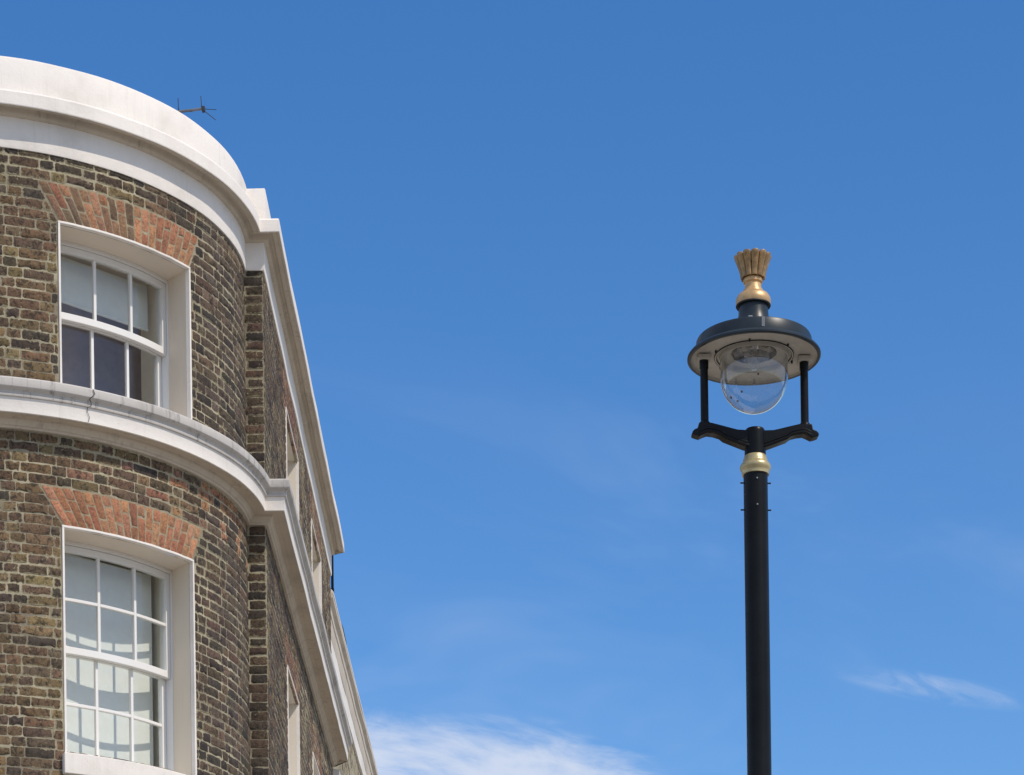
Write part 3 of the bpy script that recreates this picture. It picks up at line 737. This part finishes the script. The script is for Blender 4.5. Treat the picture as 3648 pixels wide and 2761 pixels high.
m = MB(); m.add([(XF(NY0) - .2, NY0, 9.52 + CH), (XF(NY1) - .2, NY1, 9.52 + CH), (-7, NY1, 9.52 + CH), (-7, NY0, 9.52 + CH)], [(0, 1, 2, 3)]); npart(m, 'roof', LEAD)

# black vent pipe on the next roof and the loose cable by it
vp = empty('vent_pipe', (-1.815, 29.75, 9.6 + CH), 'black iron vent pipe rising behind the end of the white cornice', 'pipe')
m = MB(); m.lathe([(0, 0.015), (0.015, 0.015), (0.015, 0.62), (0, 0.62)], 16); m.build('pipe', BLACKP, vp, smooth=40)
m = MB(); m.lathe([(0.015, 0.10), (0.0185, 0.10), (0.0185, 0.15), (0.015, 0.15)], 16); m.build('socket', BLACKP, vp, smooth=40)
cb = empty('roof_cable', (NX(30.6) + 0.075, 30.6, 9.62 + CH), 'thin black cable lying along the edge of the lower white coping', 'cable')
m = MB(); pts = [(-0.01, -0.1, 0.03), (0.0, 0.05, 0.035), (0.01, 0.2, 0.04), (0.015, 0.7, 0.035), (0.01, 1.0, 0.015)]
for p, q in zip(pts, pts[1:]): m.tube(p, q, 0.009, n=8)
m.build('cable', RUBBER, cb, smooth=60)

# ------------------------------------------------------------------ roof aerial
AY = 21.3
def ap(x, y, yy=AY):
    u, v = x - 1824, 5300 - y
    return Vector(((u * 0.99992 + v * 0.013) * yy / 9800, yy, (-u * 0.013 + v * 0.99992) * yy / 9800 + CH))
base = ap(600, 402); base.z = 10.10 + CH
an = empty('roof_aerial', base, 'grey horizontal roof aerial with thin upright and slanting rods above the parapet', 'aerial')
def apart(name, mt, segs, r, n=8):
    m = MB()
    for a, b, r_ in segs: m.tube(a - base, b - base, r_, n=n)
    return m.build(name, mt, an, smooth=40)
apart('mast', ALU, [(Vector(base), ap(600, 404), 0.014)], 0)
apart('boom', ALU, [(ap(588, 404), ap(722, 387.5), 0.0105)], 0, 12)
box_ = MB(); c_ = ap(725, 389) - base; box_.box(c_.x - 0.012, c_.x + 0.012, -0.02, 0.02, c_.z - 0.019, c_.z + 0.017); box_.build('junction_box', RUBBER, an, bevel=0.003)
apart('rod', RUBBER, [(ap(636, 389), ap(634.3, 350), 0.0032), (ap(636.5, 392), ap(636, 384), 0.0045)], 0)
apart('rod', RUBBER, [(ap(718.5, 383), ap(715.5, 342), 0.0032), (ap(719, 384), ap(718, 376), 0.0045)], 0)
apart('rod', RUBBER, [(ap(730, 388.5), ap(771, 391), 0.0026)], 0)
apart('rod', RUBBER, [(ap(729, 396), ap(769, 428), 0.0028)], 0)
apart('rod', ALU, [(ap(650, 397), ap(688, 399), 0.0018)], 0)

# ------------------------------------------------------------------ street lamp
LY = 13.08; LX = 0.0936 * LY - 0.004
lamp = empty('street_lamp', (LX, LY, 0.12), 'black street lamp post with clear glass globe and fluted gold crown finial', 'street lamp')
lamp.rotation_euler = (0, 0, radians(4.0))
def H(z): return z + CH - 0.12              # heights above the eye -> above the lamp base
def lp(mb, name, mats, parent=None, **kw): return mb.build(name, mats, parent or lamp, **kw)
m = MB(); m.lathe([(0, 0), (0.16, 0), (0.16, 0.9), (0.15, 0.96), (0.10, 1.05), (0.085, 1.12), (0.070, 1.2), (0.0585, 1.3), (0.0575, H(4.80)), (0.0575, H(4.81)), (0, H(4.81))], 64); lp(m, 'post', BLACKP, smooth=40)
m = MB(); m.lathe([(z_[0], H(z_[1])) for z_ in ((.057, 4.797), (.0645, 4.798), (.0648, 4.811), (.067, 4.817), (.0722, 4.826), (.0738, 4.834), (.0725, 4.842), (.067, 4.851), (.0605, 4.858), (.0585, 4.862), (.0583, 4.867), (.0575, 4.871), (.055, 4.878), (.053, 4.886), (.0500, 4.890))], 64); lp(m, 'gold_collar', GOLD_PALE, smooth=35)
m = MB(); m.lathe([(0.051, H(4.82)), (0.0508, H(4.90)), (0.0465, H(5.0)), (0.046, H(5.012)), (0.043, H(5.016)), (0, H(5.018))], 48); lp(m, 'socket', BLACKP, smooth=40)
# yoke arms: moulded outline in (x, z), three layers deep
def zz(y): return H((5300 - 1300 - y / 2.79 - 11) / 749.2)
half = [(815 - x) / 2090.0 for x in ()]
top = [(770, 672), (690, 668), (635, 666), (560, 648), (470, 625), (375, 602), (250, 602), (240, 655), (205, 668), (184, 690)]
botm = [(182, 715), (215, 728), (250, 738), (290, 718), (335, 700), (400, 708), (462, 726), (500, 756), (600, 794), (700, 832), (770, 850)]
def outl(pts, cx=815.0): return [((cx - x) / 2090.0, zz(y)) for x, y in pts]
def arm(sg):
    mb = MB()
    O = outl(top + botm); n = len(O)
    cxy = (sum(p[0] for p in O) / n, sum(p[1] for p in O) / n)
    # outer plate with a raised narrower rib in front and behind
    layers = [(-0.027, 1.0), (0.027, 1.0)]
    V = [(sg * x, y, z) for y, s in layers for x, z in O]
    F = [tuple(range(n)), tuple(range(2 * n - 1, n - 1, -1))] + [(i, n + i, n + (i + 1) % n, (i + 1) % n) for i in range(n)]
    mb.add(V, F)
    # raised mouldings following the lower edge
    low = outl(botm); L2 = outl([(x, y - 34) for x, y in botm]); L3 = outl([(x, y - 64) for x, y in botm])
    for (A, B, pr) in ((low, L2, 0.036), (L2, L3, 0.031)):
        A2 = A[2:]; B2 = B[2:]; k = len(A2)
        for yy in (-1, 1):
            V = []
            for (ax_, az_), (bx_, bz_) in zip(A2, B2):
                ins = 0.002 if A is low else 0.0
                V += [(sg * ax_, yy * 0.0255, az_ + ins), (sg * ax_, yy * pr, az_ + ins), (sg * bx_, yy * pr, bz_ - 0.0015), (sg * bx_, yy * 0.0255, bz_ - 0.0015)]
            F = [(4 * i + a, 4 * i + b, 4 * i + 4 + b, 4 * i + 4 + a) for i in range(k - 1) for a, b in ((0, 1), (1, 2), (2, 3), (3, 0))] + [(0, 1, 2, 3), (4 * k - 4, 4 * k - 3, 4 * k - 2, 4 * k - 1)]
            mb.add(V, F)
    return mb
for sg in (-1, 1):
    lp(arm(sg), 'yoke_arm', BLACKP, bevel=0.004, smooth=30)
UX = 0.240
for sg in (-1, 1):
    m = MB(); m.lathe([(0, zz(640)), (0.0275, zz(640)), (0.0275, zz(600)), (0.0262, zz(588)), (0.0225, zz(580)), (0.0192, zz(572)), (0.0187, H(5.29)), (0.0187, H(5.30)), (0.0215, H(5.302)), (0.0215, H(5.345)), (0, H(5.345))], 32, (sg * UX, 0, 0))
    u_ = lp(m, 'upright', BLACKP, smooth=35)
    m = MB(); m.box(sg * UX - 0.030, sg * UX + 0.030, -0.030, 0.030, H(5.338), H(5.362)); m.build('fixing_pad', UNDER, u_, bevel=0.003)
# canopy: flange, drum and dished top
m = MB(); m.lathe([(0.300, H(5.350)), (0.312, H(5.350)), (0.3165, H(5.354)), (0.3165, H(5.362)), (0.308, H(5.372)), (0.290, H(5.380)), (0.278, H(5.383)), (0.2755, H(5.387)), (0.2745, H(5.430)), (0.270, H(5.440)), (0.258, H(5.445)),
                   (0.20, H(5.452)), (0.12, H(5.470)), (0.092, H(5.492)), (0.078, H(5.525)), (0.071, H(5.560)), (0.069, H(5.60)), (0, H(5.60))], 128)
can = lp(m, 'canopy', SLATE, smooth=28)
m = MB(); m.box(-0.008, 0.008, -0.2775, -0.268, H(5.389), H(5.436)); m.build('clip', ALU, can, bevel=0.002)
m = MB(); m.box(-0.058, -0.036, -0.2, -0.18, H(5.452), H(5.475)); m.build('catch', ALU, can, bevel=0.004)
m = MB(); m.lathe([(0.302, H(5.351)), (0.300, H(5.362)), (0.292, H(5.366)), (0.195, H(5.368)), (0.188, H(5.366)), (0.186, H(5.360)), (0.180, H(5.360)), (0.178, H(5.366)), (0.166, H(5.366)), (0.164, H(5.35)), (0.160, H(5.35)), (0.158, H(5.37)), (0.118, H(5.374)), (0.108, H(5.378)), (0.104, H(5.385))], 96)
und = lp(m, 'underside', UNDER, smooth=28)
m = MB(); m.lathe([(0.1865, H(5.3595)), (0.189, H(5.3602)), (0.189, H(5.3655))], 96); m.lathe([(0.178, H(5.3655)), (0.178, H(5.3602)), (0.1795, H(5.3595))], 96); m.build('seal', GASKET, und, smooth=40)
for k in range(6):
    a = radians(15 + 60 * k); m = MB(); m.lathe([(0, H(5.354)), (0.004, H(5.354)), (0.005, H(5.358)), (0.005, H(5.37))], 10, (0.197 * cos(a), 0.197 * sin(a), 0)); m.build('screw', RUBBER, und, smooth=40)
m = MB(); m.lathe([(0.106, H(5.372)), (0.104, H(5.40)), (0.092, H(5.435)), (0.06, H(5.465)), (0, H(5.475))], 10); rfl = lp(m, 'reflector', CHROME)
m = MB(); m.lathe([(0, H(5.30)), (0.012, H(5.302)), (0.022, H(5.315)), (0.026, H(5.34)), (0.024, H(5.37)), (0.016, H(5.40)), (0.016, H(5.44)), (0, H(5.44))], 24); m.build('bulb', glass_mat('frosted_bulb', 1.5, (0.9, 0.9, 0.9), 0.05, 0.45), rfl, smooth=60)
for a in (-128, -52):
    a = radians(a); m = MB(); m.tube((0.035 * cos(a), 0.035 * sin(a), H(5.40)), (0.098 * cos(a), 0.098 * sin(a), H(5.366)), 0.009, 0.013, 6); m.build('lamp_bracket', UNDER, rfl)
# clear globe
pr_ = [(0.1605, H(5.358)), (0.1600, H(5.26))] + [(0.16 * cos(radians(a)), H(5.26) - 0.162 * sin(radians(a))) for a in range(6, 91, 6)]
pr_[-1] = (0.0004, pr_[-1][1])
m = MB(); m.lathe(pr_, 96); glb = lp(m, 'globe', GLOBE, smooth=60)
for a, zc_ in ((127, 5.216), (113, 5.205), (103, 5.258)):
    a = radians(a); r = 0.16 * cos(math.asin((5.26 - zc_) / 0.162)); n_ = Vector((cos(a) * r, sin(a) * r, zc_ - 5.26)).normalized()
    p = Vector((cos(a) * r, sin(a) * r, H(zc_))); m = MB(); m.tube(p - n_ * 0.001, p + n_ * 0.002, 0.0055 if a < 2.1 else 0.0065, n=14); m.build('vent_hole', RUBBER, glb)
for x in (-0.045, 0.043):
    m = MB(); m.tube((x, 0.27, H(5.365)), (x, 0.27, H(5.343)), 0.0025); m.tube((x, 0.27, H(5.345)), (x, 0.27, H(5.338)), 0.008, 0.006, 14); m.build('hanging_screw', ALU, und, smooth=40)
# gold finial
m = MB(); m.lathe([(r_, H(z_)) for r_, z_ in ((.067, 5.600), (.080, 5.602), (.083, 5.610), (.0835, 5.624), (.081, 5.638), (.072, 5.653), (.061, 5.660), (.051, 5.664), (.048, 5.671), (.046, 5.678), (.041, 5.682), (.0395, 5.688),
                   (.0385, 5.706), (.041, 5.709), (.0458, 5.713), (.0465, 5.725), (.044, 5.733), (.03, 5.736))], 64); fin = lp(m, 'finial', GOLD, smooth=35)
m = MB(); m.lathe([(0.066, H(5.5985)), (0.0815, H(5.5985)), (0.0832, H(5.602)), (0.0815, H(5.606)), (0.066, H(5.606))], 64); m.build('base_ring', RUBBER, fin, smooth=40)
NF = 12
def fl(r, z, a):
    lobe = abs(cos(a * NF / 2)) ** 0.38                 # rounded reeds with deep narrow grooves
    rr = r * (0.82 + 0.18 * lobe) if r > 0.05 else r
    zz_ = z + (0.008 * (lobe - 0.6) if z > H(5.80) else 0)
    return rr, zz_
m = MB(); m.lathe([(r_, H(z_)) for r_, z_ in ((.040, 5.737), (.058, 5.731), (.0605, 5.737), (.061, 5.746), (.066, 5.767), (.0745, 5.794), (.0845, 5.819), (.0905, 5.831), (.0895, 5.836), (.082, 5.834), (.070, 5.812), (.03, 5.78), (.0, 5.78))], NF * 16, (0, 0, 0), 0, fl)
m.build('crown', TARNISH, fin, smooth=50)
# through bolts near the head of the post
for a, z in ((-92, 4.765), (-92, 4.640)):
    a = radians(a); p = Vector((0.0565 * cos(a), 0.0565 * sin(a), H(z))); d = Vector((cos(a), sin(a), 0)); m = MB(); m.tube(p, p + d * 0.005, 0.0048, 0.004, 12); m.tube(p + d * 0.004, p + d * 0.007, 0.0022, n=8); m.build('bolt', STEEL, lamp, smooth=40)
for z in (4.761, 4.633):
    for sg in (-1, 1):
        m = MB(); m.tube((sg * 0.054, 0, H(z)), (sg * 0.073, 0, H(z)), 0.0036, n=10); m.build('bolt', BLACKP, lamp, smooth=40)
